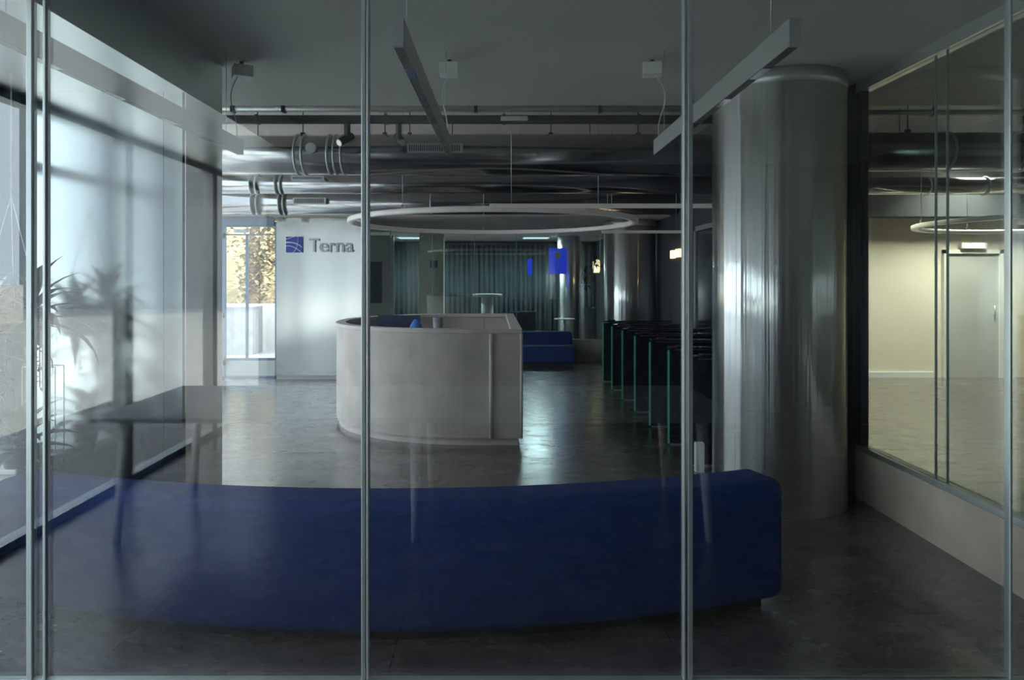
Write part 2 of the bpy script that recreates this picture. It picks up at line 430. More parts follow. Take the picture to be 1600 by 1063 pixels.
for ch, w, z in (('T',.155,0),('e',.14,0),('r',.085,0),('n',.125,0),('a',.13,0)):
    text_mesh('letter', ch, .30, .018, 'signgrey', sg, (x,-.02,z+.01), w)
    x += w+(.0 if ch=='T' else .018)

# ------------------------------------------------------------------ rear glass wall and the room beyond
XS = [-3.34, -2.75, -1.95, -1.15, -.35, .45, 1.25, 2.05, 2.70]
w = sempty('window_5', (0, GW, 0))
build('base', box(-3.34, 2.75, -.06, .06, 0, .36), 'base', w)
build('channel', box(-3.34, 2.75, -.03, .03, .36, .40), 'alu', w)
for a, c in zip(XS, XS[1:]):
    build('pane', box(a+.004, c-.004, -.006, .006, .40, 2.52), 'glass_green', w)
bm = BM()
for x in XS[1:-1]: add_box(bm, x-.006, x+.006, -.01, .01, .40, 2.52)
build('glass_joint', bm, 'joint', w)

# curtain of the back room
cu = BM(); n = 150; vs = []
for i in range(n+1):
    x = -3.2+5.8*i/n; y = 17.55+.06*math.sin(i*1.9)+.03*math.sin(i*.7)
    vs.append((cu.verts.new((x,y,.05)), cu.verts.new((x,y,2.45))))
for a, c in zip(vs, vs[1:]):
    f = cu.faces.new((a[0], c[0], c[1], a[1])); f.smooth = True
tag(build('curtain', cu, 'teal', solid=.01), 'dark teal pleated curtain across the back of the room behind the glass', 'curtain')
p = thing('wall_pillar', 'pale square pillar with a small grey notice behind the rear glass wall', 'pillar', (-1.28, 14.2, 0))
build('shaft', box(-.25, .25, -.2, .2, 0, 2.52), 'cream', p)
build('notice', box(-.03, .13, -.21, -.202, 1.78, 1.93), 'screen', p)
def pane_panel(name, label, x0, x1, y, cat, mat, z0, z1):
    return tag(build(name, box(x0, x1, y, y+.05, z0, z1), mat), label, cat)
t = thing('partition_screen', 'pale partition panel with a dark screen hung on it, behind the rear glass', 'partition', (-2.35, 13.9, 0))
build('panel', box(-.30, .30, 0, .05, 0, 2.45), 'white', t); build('screen', box(-.2, .06, -.04, -.002, 1.05, 1.9), 'screen', t, bevel=.004)
pane_panel('hanging_banner', 'glowing blue banner hanging in the room behind the rear glass', 1.20, 1.57, 14.3, 'banner', 'bluelit', 1.65, 2.20)
nb = pane_panel('hanging_banner', 'narrow dim blue strip banner left of the large blue banner', .80, .90, 15.4, 'banner', 'bluelit', 1.62, 2.0)
lb = build('pale_logo', box(1.33, 1.44, 14.285, 14.298, 1.98, 2.12), 'white', None)
lb.parent = bpy.data.objects['hanging_banner']
bm = BM(); add_lathe(bm, [(.27,0),(.27,2.52)], (0,0,0), 48)
tag(build('steel_column', bm, 'chrome', loc=(1.75, 15.4, 0)), 'round polished steel column inside the room behind the rear glass', 'column')
bm = BM(); add_lathe(bm, [(.07,-.16),(.09,-.1),(.09,.1),(.07,.16)], (0,0,0), 20)
l1 = tag(build('wall_lamp', bm, 'warmlamp', loc=(2.56, 14.4, 1.85)), 'warm glowing wall lamp to the right of the plant behind the glass', 'lamp')
bm = BM(); add_box(bm, .09, .20, -.03, .03, -.03, .03); build('bracket', bm, 'darkmetal', l1)
l2 = dup(l1, (2.56, 16.6, 1.85), label='warm glowing wall lamp deeper in the back room, left of the plant')

# back-room furniture
ht = thing('pedestal_table', 'pale pedestal high table standing in the room behind the rear glass', 'table', (-.12, 14.6, 0))
bm = BM(); add_lathe(bm, [(.30,1.16),(.32,1.18),(.32,1.21),(.31,1.22)], seg=40); build('table_top', bm, 'white', ht)
bm = BM(); add_lathe(bm, [(.13,.03),(.13,1.16)], seg=32); build('pedestal', bm, 'white', ht)
bm = BM(); add_lathe(bm, [(.26,0),(.26,.025),(.13,.035)], seg=32); build('foot', bm, 'white', ht)
def lounge_chair(loc, rz, label):
    t = thing('lounge_chair', label, 'chair', loc, 'lounge chairs in the back room', rz)
    build('seat', box(-.3,.3,-.3,.3,.36,.46), 'fabric_olive', t, bevel=.03, bseg=3)
    build('backrest', box(-.3,.3,.24,.34,.44,.86), 'fabric_olive', t, bevel=.03, bseg=3)
    for sx in (-1,1):
        for sy in (-1,1):
            bm = BM(); add_tube(bm, [(sx*.32,sy*.32,0),(sx*.22,sy*.22,.38)], .014, 8); build('leg', bm, 'alu', t)
    return t
c0 = lounge_chair((.78, 13.9, 0), .5, 'olive lounge chair behind the rear glass, just right of the reception desk')
dup(c0, (.05, 13.5, 0), -2.8, 'olive lounge chair behind the rear glass, seen over the desk top')
tt = thing('side_table', 'small round side table next to the olive chair behind the rear glass', 'table', (1.5, 14.0, 0))
bm = BM(); add_lathe(bm, [(.22,.70),(.22,.72)], seg=32); build('table_top', bm, 'white', tt)
bm = BM(); add_tube(bm, [(0,0,.02),(0,0,.70)], .03, 12); build('stem', bm, 'alu', tt)
bm = BM(); add_lathe(bm, [(.17,0),(.16,.02)], seg=24); build('foot', bm, 'alu', tt)

# ------------------------------------------------------------------ plants
def dracaena(name, label, loc, height, heads, pot, seed, potmat='pot', leaf_len=.42, width=.045, nl=16, cat='plant', group=None, scale=1, bare=True, leafs=None):
    random.seed(seed)
    t = thing(name, label, cat, loc, group)
    pr, ph = pot
    bm = BM(); add_lathe(bm, [(pr*.78,0),(pr*.8,.005),(pr,ph-.01),(pr,ph),(pr*.9,ph),(pr*.88,ph-.03)], seg=28); build('pot', bm, potmat, t)
    bm = BM(); add_lathe(bm, [(pr*.86,ph-.035),(pr*.5,ph-.025)], seg=20); build('soil', bm, 'soil', t)
    fo = BM()
    for k in range(heads):
        a = 2*PI*k/heads+random.uniform(-.4,.4); r0 = pr*.3 if heads > 1 else 0
        hh = height*(1-.22*k/max(1,heads-1)) if heads > 1 else height
        lean = random.uniform(.03,.10) if heads > 1 else .02
        pts = [(math.cos(a)*(r0+lean*q*q), math.sin(a)*(r0+lean*q*q), ph-.03+(hh-ph)*q) for q in (0,.25,.5,.75,1)]
        bm = BM(); add_tube(bm, pts, .013, 8, r1=.009); build('stem', bm, 'stem', t)
        top = Vector(pts[-1])
        for j in range(nl):
            f = j/nl
            add_leaf(fo, top+Vector((0,0,-.10+.12*f)), j*2.4+k, -.15+1.45*f, leaf_len*(1-.35*f)*random.uniform(.85,1.1), width, random.uniform(1.1,2.1)*(1-.45*f))
    build('foliage', fo, 'leaf', t)
    return t
dracaena('potted_dracaena', 'leafy potted plant with long pointed leaves at the far end of the window shelf', (-2.58, 3.64, .57), .20, 1, (.07,.10), 3, leaf_len=.36, width=.085, nl=20)
dracaena('potted_dracaena', 'tall three-headed dracaena on the window shelf nearer the glass', (-2.64, 3.20, .54), .78, 3, (.10,.16), 4, leaf_len=.40, width=.06, nl=18)
dracaena('potted_dracaena', 'bushy low dracaena on the middle of the window shelf', (-2.66, 2.80, .54), .32, 2, (.09,.12), 5, leaf_len=.38, width=.08, nl=18)
dracaena('potted_dracaena', 'tall slender dracaena at the near end of the window shelf', (-2.66, 2.38, .54), .62, 3, (.10,.16), 6, leaf_len=.42, nl=18)
hp = dracaena('hanging_plant', 'drooping plant in a dark pot hung high beside the left window', (-2.58, 3.60, 1.23), .26, 2, (.17,.20), 11, leaf_len=.42, width=.06, nl=22)
bm = BM()
for a in (0, 2.1, 4.2): add_tube(bm, [(.155*math.cos(a), .155*math.sin(a), .19), (0,0,.8)], .002, 6)
add_tube(bm, [(0,0,.8),(0,0,SOF-1.23)], .002, 6)
build('hanging_cord', bm, 'whitewire', hp)
random.seed(5)
bm = BM()
for k in range(5):
    a = k*1.3; x0, y0 = .15*math.cos(a), .15*math.sin(a)
    for q in range(12):
        z = .17-.036*q
        add_leaf(bm, (x0*1.1, y0*1.1, z), a+q*2.2, -.2, .055, .026, .8, 3)
    add_tube(bm, [(x0*1.1, y0*1.1, .19), (x0*1.12, y0*1.12, -.25)], .003, 6)
build('trailing_stem', bm, 'leaf', hp)
tr = tag(build('plant_tray', box(-.12,.12,-.17,.17,0,.03), 'white', loc=(-2.655, 3.745, .54), bevel=.008), 'shallow white tray on the far end of the window shelf', 'tray')
fr = BM()
for a, c in (((0,0),(0,.50)),((0,.50),(.19,.50)),((.19,.50),(.19,0)),((.19,0),(0,0))):
    add_tube(fr, [(a[0],0,a[1]),(c[0],0,c[1])], .0035, 6)
tag(build('wire_frame', fr, 'white', loc=(-2.73, 3.90, .5735)), 'thin white rectangular wire frame standing on the white tray among the plants', 'frame')
dt = dracaena('tall_planter_plant', 'dark plant with three leaf clusters in a tall grey planter behind the rear glass', (1.90, 13.35, 0), 1.95, 3, (.15,.98), 21, 'potgrey', leaf_len=.2, width=.06, nl=26)

# ------------------------------------------------------------------ sofas
def bent_block(xc, yc, R0, R1, a0, a1, z0, z1, n=48):
    """solid between two arcs, centre (xc,yc); angle measured from -y"""
    bm = BM(); P = []
    for i in range(n+1):
        a = a0+(a1-a0)*i/n; s_, c_ = math.sin(a), math.cos(a)
        P.append([bm.verts.new((xc+R*s_, yc-R*c_, z)) for R, z in ((R0,z0),(R1,z0),(R1,z1),(R0,z1))])
    for A, B in zip(P, P[1:]):
        for k in range(4): bm.faces.new((A[k], A[(k+1)%4], B[(k+1)%4], B[k]))
    bm.faces.new(P[0][::-1]); bm.faces.new(P[-1])
    return bm
SXC, SR = -.52, 5.6
SYC = 2.88+SR
def bench(name, loc, label, group=None):
    t = thing(name, label, 'sofa', loc, group)
    return t
so = thing('curved_sofa', 'long curved royal blue sofa seen from behind, nearest the glass partition', 'sofa', (SXC, 2.95, 0))
ly = SYC-2.95
bk = build('backrest', bent_block(0, ly, SR-.26, SR, -.345, .352, .05, .625, 64), 'blue', so, bevel=.085, bseg=6, smooth_angle=1)
st = build('seat', bent_block(0, ly, SR-.72, SR-.265, -.345, .352, .05, .40, 64), 'blue', so, bevel=.05, bseg=4, smooth_angle=1)
build('plinth', bent_block(0, ly, SR-.66, SR-.08, -.33, .337, 0, .05, 48), 'black', so)
fs = thing('straight_sofa', 'small straight blue sofa against the rear glass wall, right of the desk', 'sofa', (.5, 12.2, 0))
build('backrest', box(-.98, .98, .25, .50, .05, .57), 'blue', fs, bevel=.05, bseg=4, smooth_angle=1)
build('seat', box(-.98, .98, -.30, .245, .05, .36), 'blue', fs, bevel=.05, bseg=4, smooth_angle=1)
build('plinth', box(-.92, .92, -.24, .44, 0, .05), 'black', fs)

# ------------------------------------------------------------------ reception desk
DX, DY, DA, DB = -.13, 7.70, 1.62, 1.36      # ellipse centre and radii
dk = thing('reception_desk', 'D-shaped beige stone reception desk in the middle of the lobby', 'desk', (DX, DY, 0))
def desk_poly(off, n=40):
    pts = [(.40-off, DB-off)]
    for i in range(n+1):
        a = PI/2+PI*i/n
        ca, sa = math.cos(a), math.sin(a)
        pts.append(((DA-off)*math.copysign(abs(ca)**.92, ca), (DB-off)*math.copysign(abs(sa)**.92, sa)))
    pts.append((.40-off, -(DB-off)))
    pts.append((.40-off, DB-off))
    return pts
bm = BM(); add_strip_wall(bm, desk_poly(0), desk_poly(.05), .07, 1.06); build('curved_front', bm, 'stonepanel', dk)
bm = BM(); add_strip_wall(bm, desk_poly(-.008), desk_poly(.10), 1.06, 1.10); build('top_rim', bm, 'stonelight', dk, bevel=.005)
bm = BM(); add_strip_wall(bm, desk_poly(.03), desk_poly(.10), 0, .07); pl = build('plinth', bm, 'stonelight', dk)
pts = desk_poly(.06)[:-1]
bm = BM(); add_prism(bm, [(x*1., y*1.) for x, y in pts if True], .72, .75); build('worktop', bm, 'stonelight', dk)
bm = BM(); add_tube(bm, [(.115,-DB-.004,.07),(.115,-DB-.004,1.06)], .020, 12); build('upright_batten', bm, 'stonelight', dk)
bm = BM(); add_tube(bm, [(.40,-DB-.0,.07),(.40,-DB-.0,1.06)], .014, 12); build('upright_batten', bm, 'stonelight', dk)
bm = BM(); add_tube(bm, [(-1.45,-.62,.07),(-1.45,-.62,1.06)], .012, 12); build('upright_batten', bm, 'stonelight', dk)
build('partition', box(.0, .03, -.9, .9, .75, 1.05), 'stonepanel', dk)
# things on the desk
mo = thing('desk_monitor', 'dark computer monitor low behind the left curve of the desk rim', 'monitor', (-1.15, 8.25, .75))
build('screen', box(-.26,.26,-.015,.015,.06,.375), 'screen', mo, bevel=.005); build('stand', box(-.03,.03,.01,.04,.01,.15), 'darkmetal', mo); build('foot', box(-.1,.1,-.07,.09,0,.012), 'darkmetal', mo)
bm = BM(); add_lathe(bm, [(.10,0),(.115,.06),(.10,.22),(.06,.32),(.02,.38)], seg=20)
cb = tag(build('cloth_bag', bm, 'paleblue', loc=(-.84, 7.35, .75)), 'bright blue cloth bundle showing over the desk rim', 'bag')
bm = BM(); add_lathe(bm, [(.06,0),(.10,.05),(.09,.18),(.05,.28),(.055,.40),(.048,.40),(.045,.30)], seg=24)
tag(build('desk_vase', bm, 'glasspot', loc=(-.60, 7.35, .75)), 'grey patterned vase beside the blue bundle on the desk', 'vase')

# ------------------------------------------------------------------ turnstiles
tn = ['nearest, beside the big steel column', 'second from the big steel column', 'third from the big steel column',
      'fourth from the big steel column', 'fifth from the big steel column', 'second farthest of the row', 'farthest of the row']
ts = thing('turnstile', 'dark turnstile gate with green glass edge, '+tn[0], 'turnstile', (1.66, 5.72, 0), 'turnstile gates along the right')
build('cabinet', box(.05, 1.02, -.055, .055, 0, .88), 'gloss_black', ts, bevel=.006)
build('top_slab', box(.03, 1.04, -.065, .065, .905, .925), 'gloss_black', ts, bevel=.003)
build('top_core', box(.10, 1.00, -.045, .045, .88, .905), 'alu', ts)
ge = build('glass_edge', box(.0, .018, -.065, -.052, .015, .90), 'greenedge', ts); ge['label'] = 'bright green glass edge'
build('glass_side', box(.018, 1.0, -.065, -.058, .015, .90), 'gloss_black', ts)
build('reader', box(.10, .20, -.03, .03, .926, .94), 'darkmetal', ts, bevel=.004)
build('floor_plate', box(.04, 1.0, -.075, .075, 0, .012), 'alu', ts)
for i in range(1, 7):
    dup(ts, (1.66, 5.68+.76*i, 0), label='dark turnstile gate with green glass edge, '+tn[i])
bo = tag(build('floor_bollard', box(-.035,.035,-.03,.03,0,.24), 'white', loc=(1.69, 5.50, 0), bevel=.004), 'short pale square floor post at the foot of the nearest turnstile', 'bollard')

# ------------------------------------------------------------------ big steel columns
def column(name, label, x, y, r, h):
    t = thing(name, label, 'column', (x, y, 0))
    bm = BM(); add_lathe(bm, [(r, .0), (r, h-.10)], seg=128); build('shaft', bm, 'chrome', t)
    bm = BM(); add_lathe(bm, [(r+.001, h-.10), (r+.004, h-.098), (r+.004, h-.004)], seg=96); build('collar', bm, 'alu', t)
    return t
column('steel_column', 'huge polished stainless steel column beside the right glass wall', 2.07, 4.886, .452, CH)
column('steel_column', 'distant round stainless steel column behind the turnstiles', 2.27, 11.15, .42, 2.52)

# ------------------------------------------------------------------ right glazed wall
w = sempty('window_6', (RX, 3.4, 0))
build('base', box(-.0, .16, -1.45, 1.47, 0, .35), 'base', w)
build('channel', box(.0, .07, -1.45, 1.47, .35, .385), 'alu', w, bevel=.003)
build('top_rail', box(.0, .08, -1.45, 1.47, 2.925, CH), 'alu', w)
for a, c in ((-1.45,.53),(.535,.63),(.635,1.40)):
    build('pane', box(.024, .036, a+.003, c-.003, .385, 2.925), 'glass_green', w)
bm = BM()
for y in (.53,.633): add_box(bm, .023, .037, y-.0025, y+.0025, .385, 2.925)
build('glass_joint', bm, 'joint', w)
build('end_post', box(.0, .055, 1.40, 1.47, .385, 2.925), 'darkmetal', w)
struct('wall_right', box(RX-.0, 2.69, 4.87, 5.36, 0, CH), 'darkwall')

# right room: door, lamp, ring, lights
d = sempty('door_2', (7.57, 10.60, 0))
bm = BM(); add_box(bm, -.47, -.41, -.03, .03, 0, 2.02); add_box(bm, .41, .47, -.03, .03, 0, 2.02); add_box(bm, -.47, .47, -.03, .03, 1.96, 2.02)
build('frame', bm, 'white', d); build('leaf', box(-.41, .41, 0, .03, 0, 1.96), 'greywall', d)
bm = BM(); add_tube(bm, [(.33,-.03,1.0),(.33,-.03,1.14)], .012, 8); add_tube(bm, [(.33,.0,1.0),(.33,-.03,1.0)], .01, 8); build('door_handle', bm, 'alu', d)
el = thing('emergency_lamp', 'small white lamp box fixed over the door in the room at the right', 'lamp', (7.55, 10.57, 2.08))
build('housing', box(-.20,.20,-.04,.03,-.05,.05), 'white', el, bevel=.01); build('diffuser', box(-.15,.15,-.046,-.04,-.035,.035), 'whitelamp', el)

# ------------------------------------------------------------------ ring lights and straight pendant lamps
def ring_light(label, x, y, z, R, ceil):
    t = thing('pendant_ring_light', label, 'lamp', (x, y, z))
    bm = BM(); n = 96
    rings = []
    for i in range(n):
        a = 2*PI*i/n; c, s_ = math.cos(a), math.sin(a)
        rings.append([bm.verts.new(((R+dr)*c, (R+dr)*s_, dz)) for dr, dz in ((-.03,-.025),(.03,-.025),(.036,-.018),(.036,.022),(.03,.028),(-.03,.028),(-.036,.022),(-.036,-.018))])
    for i in range(n):
        A, B = rings[i], rings[(i+1)%n]
        for k in range(8): f = bm.faces.new((A[k], A[(k+1)%8], B[(k+1)%8], B[k])); f.smooth = True
    build('ring', bm, 'ring', t)
    for a in (.4, 1.65, 2.9, 4.15, 5.4):
        bm = BM(); add_tube(bm, [(R*math.cos(a), R*math.sin(a), .028), (R*math.cos(a), R*math.sin(a), ceil-z)], .004, 6)
        add_box(bm, R*math.cos(a)-.012, R*math.cos(a)+.012, R*math.sin(a)-.012, R*math.sin(a)+.012, .028, .07)
        build('suspension_wire', bm, 'alu', t)
    return t
ring_light('large ring pendant lamp hanging over the reception desk', 0, 8.0, 2.235, 1.66, UH)
ring_light('ring pendant lamp in the room beyond the right glass wall', 6.9, 8.0, 2.235, 1.6, CH)
def linear_lamp(label, x0, x1, y, z, ceil):
    t = thing('pendant_linear_light', label, 'lamp', ((x0+x1)/2, y, z)); L = (x1-x0)/2
    build('profile', box(-L, L, -.02, .02, -.02, .02), 'ring', t, bevel=.005)
    for s_ in (-.85, .85):
        bm = BM(); add_tube(bm, [(L*s_, 0, .02), (L*s_, 0, ceil-z)], .004, 6); build('suspension_wire', bm, 'alu', t)
linear_lamp('straight pendant lamp bar starting over the middle of the ring lamp, nearer', -.03, 2.60, 6.06, 2.235, UH)
linear_lamp('straight pendant lamp bar at the far right of the ring lamp', 1.55, 2.70, 9.58, 2.235, UH)

# ------------------------------------------------------------------ suspended track lights with junction boxes
def track(label, xn, xf):
    y0, y1, z0, z1 = (2.30 if xn > -1 else 2.05), 4.37, 2.39, 2.485
    t = thing('pendant_track_light', label, 'lamp', ((xn+xf)/2, (y0+y1)/2, z0), 'three suspended track lights')
    t.rotation_euler = (0,0,-math.atan2(xf-xn, y1-y0)); h = (y1-y0)/2
    build('housing', box(-.02,.02,-h,h,0,z1-z0), 'trackalu', t, bevel=.0015)
    build('slot', box(-.0165,.0165,-h+.02,h-.02,-.0015,.001), 'black', t)
    for q in (-.72,-.28,.2,.66):
        ins = build('spot_insert', box(-.0168,.0168,q-.07,q+.07,-.003,-.001), 'gloss_black', t)
    for q in (-.8,.8):
        bm = BM(); add_tube(bm, [(0,h*q,z1-z0),(0,h*q,CH-z0)], .0015, 5); build('suspension_wire', bm, 'alu', t)
    return t
track('suspended aluminium track light at the left, in front of the bright steel panel', -1.655, -1.64)
track('suspended aluminium track light hanging in the middle of the ceiling', -.325, -.285)
track('suspended aluminium track light at the right, near the big steel column', 1.035, 1.065)
def jbox(label, x, y, pts, rz):
    t = thing('ceiling_junction_box', label, 'junction box', (x, y, CH), 'white ceiling junction boxes', rz)
    bx = build('box_body', box(-.06,.06,-.055,.055,-.115,-.04), 'white', t, bevel=.004)
    bm = BM(); add_box(bm, -.012,.012,.035,.052,-.06,0); build('bracket', bm, 'darkmetal', t)
    return t
jbox('white junction box with drooping cable, left of the ceiling', -1.62, 4.35, None, .5)
jbox('white junction box with drooping cable, middle of the ceiling', -.28, 4.30, None, 0)
jbox('white junction box with drooping cable, right of the ceiling', 1.02, 4.30, None, -.2)
def cable(label, a, bpt, sway):
    pts = []
    for i in range(13):
        t = i/12; p = Vector(a).lerp(Vector(bpt), t); p += Vector((sway*math.sin(PI*t)+sway*.5*math.sin(2*PI*t), 0, 0)); pts.append(p)
    bm = BM(); o = Vector(a); add_tube(bm, [p-o for p in pts], .0035, 8)
    tag(build('hanging_cable', bm, 'whitewire', loc=a), label, 'cable', 'white drop cables')
cable('white cable dropping from the left junction box to the left track', (-1.64,4.33,2.895), (-1.645,4.32,2.488), -.035)
cable('white cable dropping from the middle junction box to the middle track', (-.28,4.29,2.895), (-.288,4.30,2.488), -.03)
cable('white cable dropping from the right junction box to the right track', (1.03,4.29,2.895), (1.062,4.30,2.488), .05)

# ------------------------------------------------------------------ ducts, pipes
def duct(name, label, x0, x1, y, z, r, rings, grille=None, port=None, hangers=(), step=None):
    t = thing(name, label, 'duct', (x0, y, z), None)
    L = x1-x0; bm = BM()
    prof = [(r,0),(r,L)] if not step else [(r,0),(r,step[0]),(step[2],step[1]),(step[2],L)]
    add_lathe(bm, prof, (0,0,0), 48, 'x'); build('pipe_body', bm, 'duct', t)
    for q in rings:
        rr = r if not step or q+x0*0 < step[0] else step[2]
        bm = BM(); add_lathe(bm, [(rr+.001,q-x0-.012),(rr+.014,q-x0-.006),(rr+.014,q-x0+.006),(rr+.001,q-x0+.012)], (0,0,0), 48, 'x'); build('clamp_ring', bm, 'alu', t)
    if grille:
        gx0, gx1, gz0, gz1 = grille
        ye = -r
        g = build('air_grille', box(gx0-x0, gx1-x0, ye-.03, ye+.02, gz0-z, gz1-z), 'alu', t)
        bm = BM(); n = 24
        for i in range(n):
            a = gx0-x0+.02+(gx1-gx0-.04)*i/n; add_box(bm, a, a+(gx1-gx0-.04)/n*.6, ye-.032, ye-.028, gz0-z+.012, gz1-z-.012)
        build('grille_slots', bm, 'black', g)
    if port:
        bm = BM(); add_lathe(bm, [(.05,-r-.03),(.05,-r+.02)], (port-x0,0,.03), 24, 'y'); build('access_cap', bm, 'alu', t)
    for q in hangers:
        bm = BM(); add_tube(bm, [(q-x0,0,r*.95),(q-x0,0,UH-z)], .006, 6); add_box(bm, q-x0-.02,q-x0+.02,-.02,.02,r*.95,r+.03)
        build('hanger_rod', bm, 'darkmetal', t)
    return t
duct('ventilation_duct', 'wide round steel ventilation duct crossing the ceiling, nearest and largest', -4.6, 2.70, 6.48, 2.77, .185,
     [-1.87,-1.80,-1.56,-1.50,-1.43,-1.07,-1.01,.56], (-.80,-.28,2.755,2.84), -1.70, (-1.83,-1.04,-.80,.56,1.4), (3.0,3.5,.200))
duct('ventilation_duct', 'upper of the two slim steel ducts running towards the entrance door', -4.6, 2.70, 8.3, 2.735, .115,
     [-2.97,-2.90,-2.66,-2.60], (-2.45,-2.05,2.77,2.82), None, (-2.9,-.5,1.2))
duct('ventilation_duct', 'lower steel duct just above the entrance door', -4.6, 2.70, 9.85, 2.67, .165,
     [-3.50,-3.42,-3.10,-3.03,-.9], (-2.87,-2.40,2.64,2.73), None, (-3.1,-.9,1.3))
duct('ventilation_duct', 'round steel duct in the open ceiling beyond the right glass wall', 2.80, 9.4, 6.48, 2.80, .185, [4.35,5.0,5.06,5.5], (6.0,6.5,2.78,2.86), 5.2, (4.0,5.6))
duct('ventilation_duct', 'slim far steel duct in the room beyond the right glass wall', 2.80, 9.4, 9.3, 2.85, .12, [6.0,6.8], None, None, (5.2,7.4))
def pipe(name, label, x0, x1, y, z, r, mat, square=False, hang=()):
    t = thing(name, label, 'pipe', (x0, y, z))
    if square: build('channel_body', box(0, x1-x0, -r, r, -r, r), mat, t, bevel=.003)
    else:
        bm = BM(); add_tube(bm, [(0,0,0),(x1-x0,0,0)], r, 14); build('pipe_body', bm, mat, t)
    for q in hang:
        bm = BM(); add_tube(bm, [(q-x0,0,r*.8),(q-x0,0,UH-z)], .005, 6); add_box(bm, q-x0-.015,q-x0+.015,-r*1.2,r*1.2,-r*1.2,r*1.2); build('pipe_hanger', bm, 'darkmetal', t)
    return t
pipe('steel_conduit', 'slim grey conduit running under the ceiling edge', -4.6, 2.7, 5.95, 3.085, .028, 'alu', hang=(-2.3,-1.85,-.15,.95))
cc = pipe('cable_channel', 'flat black lighting channel running just below the conduit', -4.6, 2.7, 6.0, 3.00, .033, 'black', True, hang=(-2.1,-.95,.1,1.3))
tl = build('lamp_unit', box(4.67,4.91,-.055,-.034,-.02,.02), 'white', cc, bevel=.006)
pipe('steel_conduit', 'thin conduit low between the big duct and the bulkhead', -4.6, 2.7, 9.0, 2.78, .02, 'alu', hang=(-1.2,.2,1.1))
pipe('steel_conduit', 'thin dark conduit fixed near the far bulkhead', -4.6, 2.7, 10.1, 2.98, .02, 'darkmetal', hang=(-1.7,.4))
pipe('steel_conduit', 'thin conduit in the open ceiling beyond the right glass wall', 2.80, 9.4, 5.95, 3.05, .025, 'alu', hang=(3.9,5.1))
pipe('cable_channel', 'black lighting channel in the room beyond the right glass wall', 2.80, 9.4, 7.6, 2.95, .03, 'black', True, hang=(4.6,6.0))
def clamp(label, x, y, z, rz):
    t = thing('ceiling_spotlight', label, 'spotlight', (x, y, z), None, rz)
    bm = BM(); add_box(bm, -.02,.02,-.02,.02,.02,.14); build('mounting_arm', bm, 'black', t)
    bm = BM(); add_tube(bm, [(-.01,-.09,-.05),(.01,.05,.03)], .035, 16); build('lamp_head', bm, 'black', t)
    bm = BM(); add_tube(bm, [(-.0113,-.097,-.054),(-.01,-.089,-.0495)], .030, 16); build('lens', bm, 'alu', t)
clamp('black spotlight below the channel, left of the tall glass joint', -1.30, 6.0, 2.83, -.5)
clamp('black spotlight below the channel, right of the tall glass joint', -.84, 6.0, 2.83, .6)
# exit signs on dark wall
lw = thing('lit_wall_sign', 'small pair of warm lit squares on the dark wall behind the turnstiles', 'sign', (2.69, 10.0, 1.94))
build('panel', box(-.0,.03,-.30,-.09,-.06,.06), 'warmlamp', lw); build('panel', box(-.0,.03,.0,.20,-.07,.05), 'warmlamp', lw)

# dark door panels on divider wall
d3 = sempty('door_3', (2.71, 8.4, 0))
build('leaf', box(-.01, .0, -.5, .5, 0, 2.2), 'gloss_black', d3); bm = BM(); add_box(bm,-.03,.0,-.56,-.5,0,2.26); add_box(bm,-.03,.0,.5,.56,0,2.26); add_box(bm,-.03,.0,-.56,.56,2.2,2.26)
build('frame', bm, 'alu', d3)

# ------------------------------------------------------------------ the glass partition in front of the camera
w = sempty('window_7', (0, GY, 0))
build('base', box(SX, RX, -.08, .02, 0, .41), 'base', w)
build('channel', box(SX, RX, -.02, .012, .41, .435), 'joint', w, bevel=.003)
build('top_rail', box(SX, RX, -.03, .03, 2.97, CH), 'joint', w)
def jx(px): return (px-770)/1050*GY
J = [SX, jx(50), jx(73), jx(571), jx(1075), jx(1576), RX]
for i, (a, c) in enumerate(zip(J, J[1:])):
    build('pane', box(a+.004, c-.004, -.006, .006, .435, 2.97 if c > BX else SOF), 'glass', w)
def jointbar(px, wpx, mat='joint'):
    x = jx(px); h = wpx/538/2
    return build('glass_joint', box(x-h, x+h, -.012, .012, .435, 2.97), mat, w, bevel=.002)
jointbar(49.5, 9); jointbar(73, 5); jointbar(569, 7); jointbar(575.5, 4, 'alu'); jointbar(1068, 3.5, 'alu'); jointbar(1077, 8); jointbar(1575.5, 4)

# ------------------------------------------------------------------ long table beside the photographer, mirrored in the glass
lt = thing('long_table', 'long table on tapered white legs, seen only as a mirror image in the front glass', 'table', (-.45, -.70, 0))
build('table_top', box(-1.95, 1.95, -.60, .60, .725, .755), 'grey_top', lt, bevel=.004)
for x in (-1.78, -.02, 1.72):
    for y in (-.52, .54):
        k = .04*(1 if x > 1 else -1 if x < -1 else 0)
        bm = BM(); add_tube(bm, [(x+k, y, 0), (x, y*.93, .725)], .022, 14, r1=.036); build('leg', bm, 'white', lt)

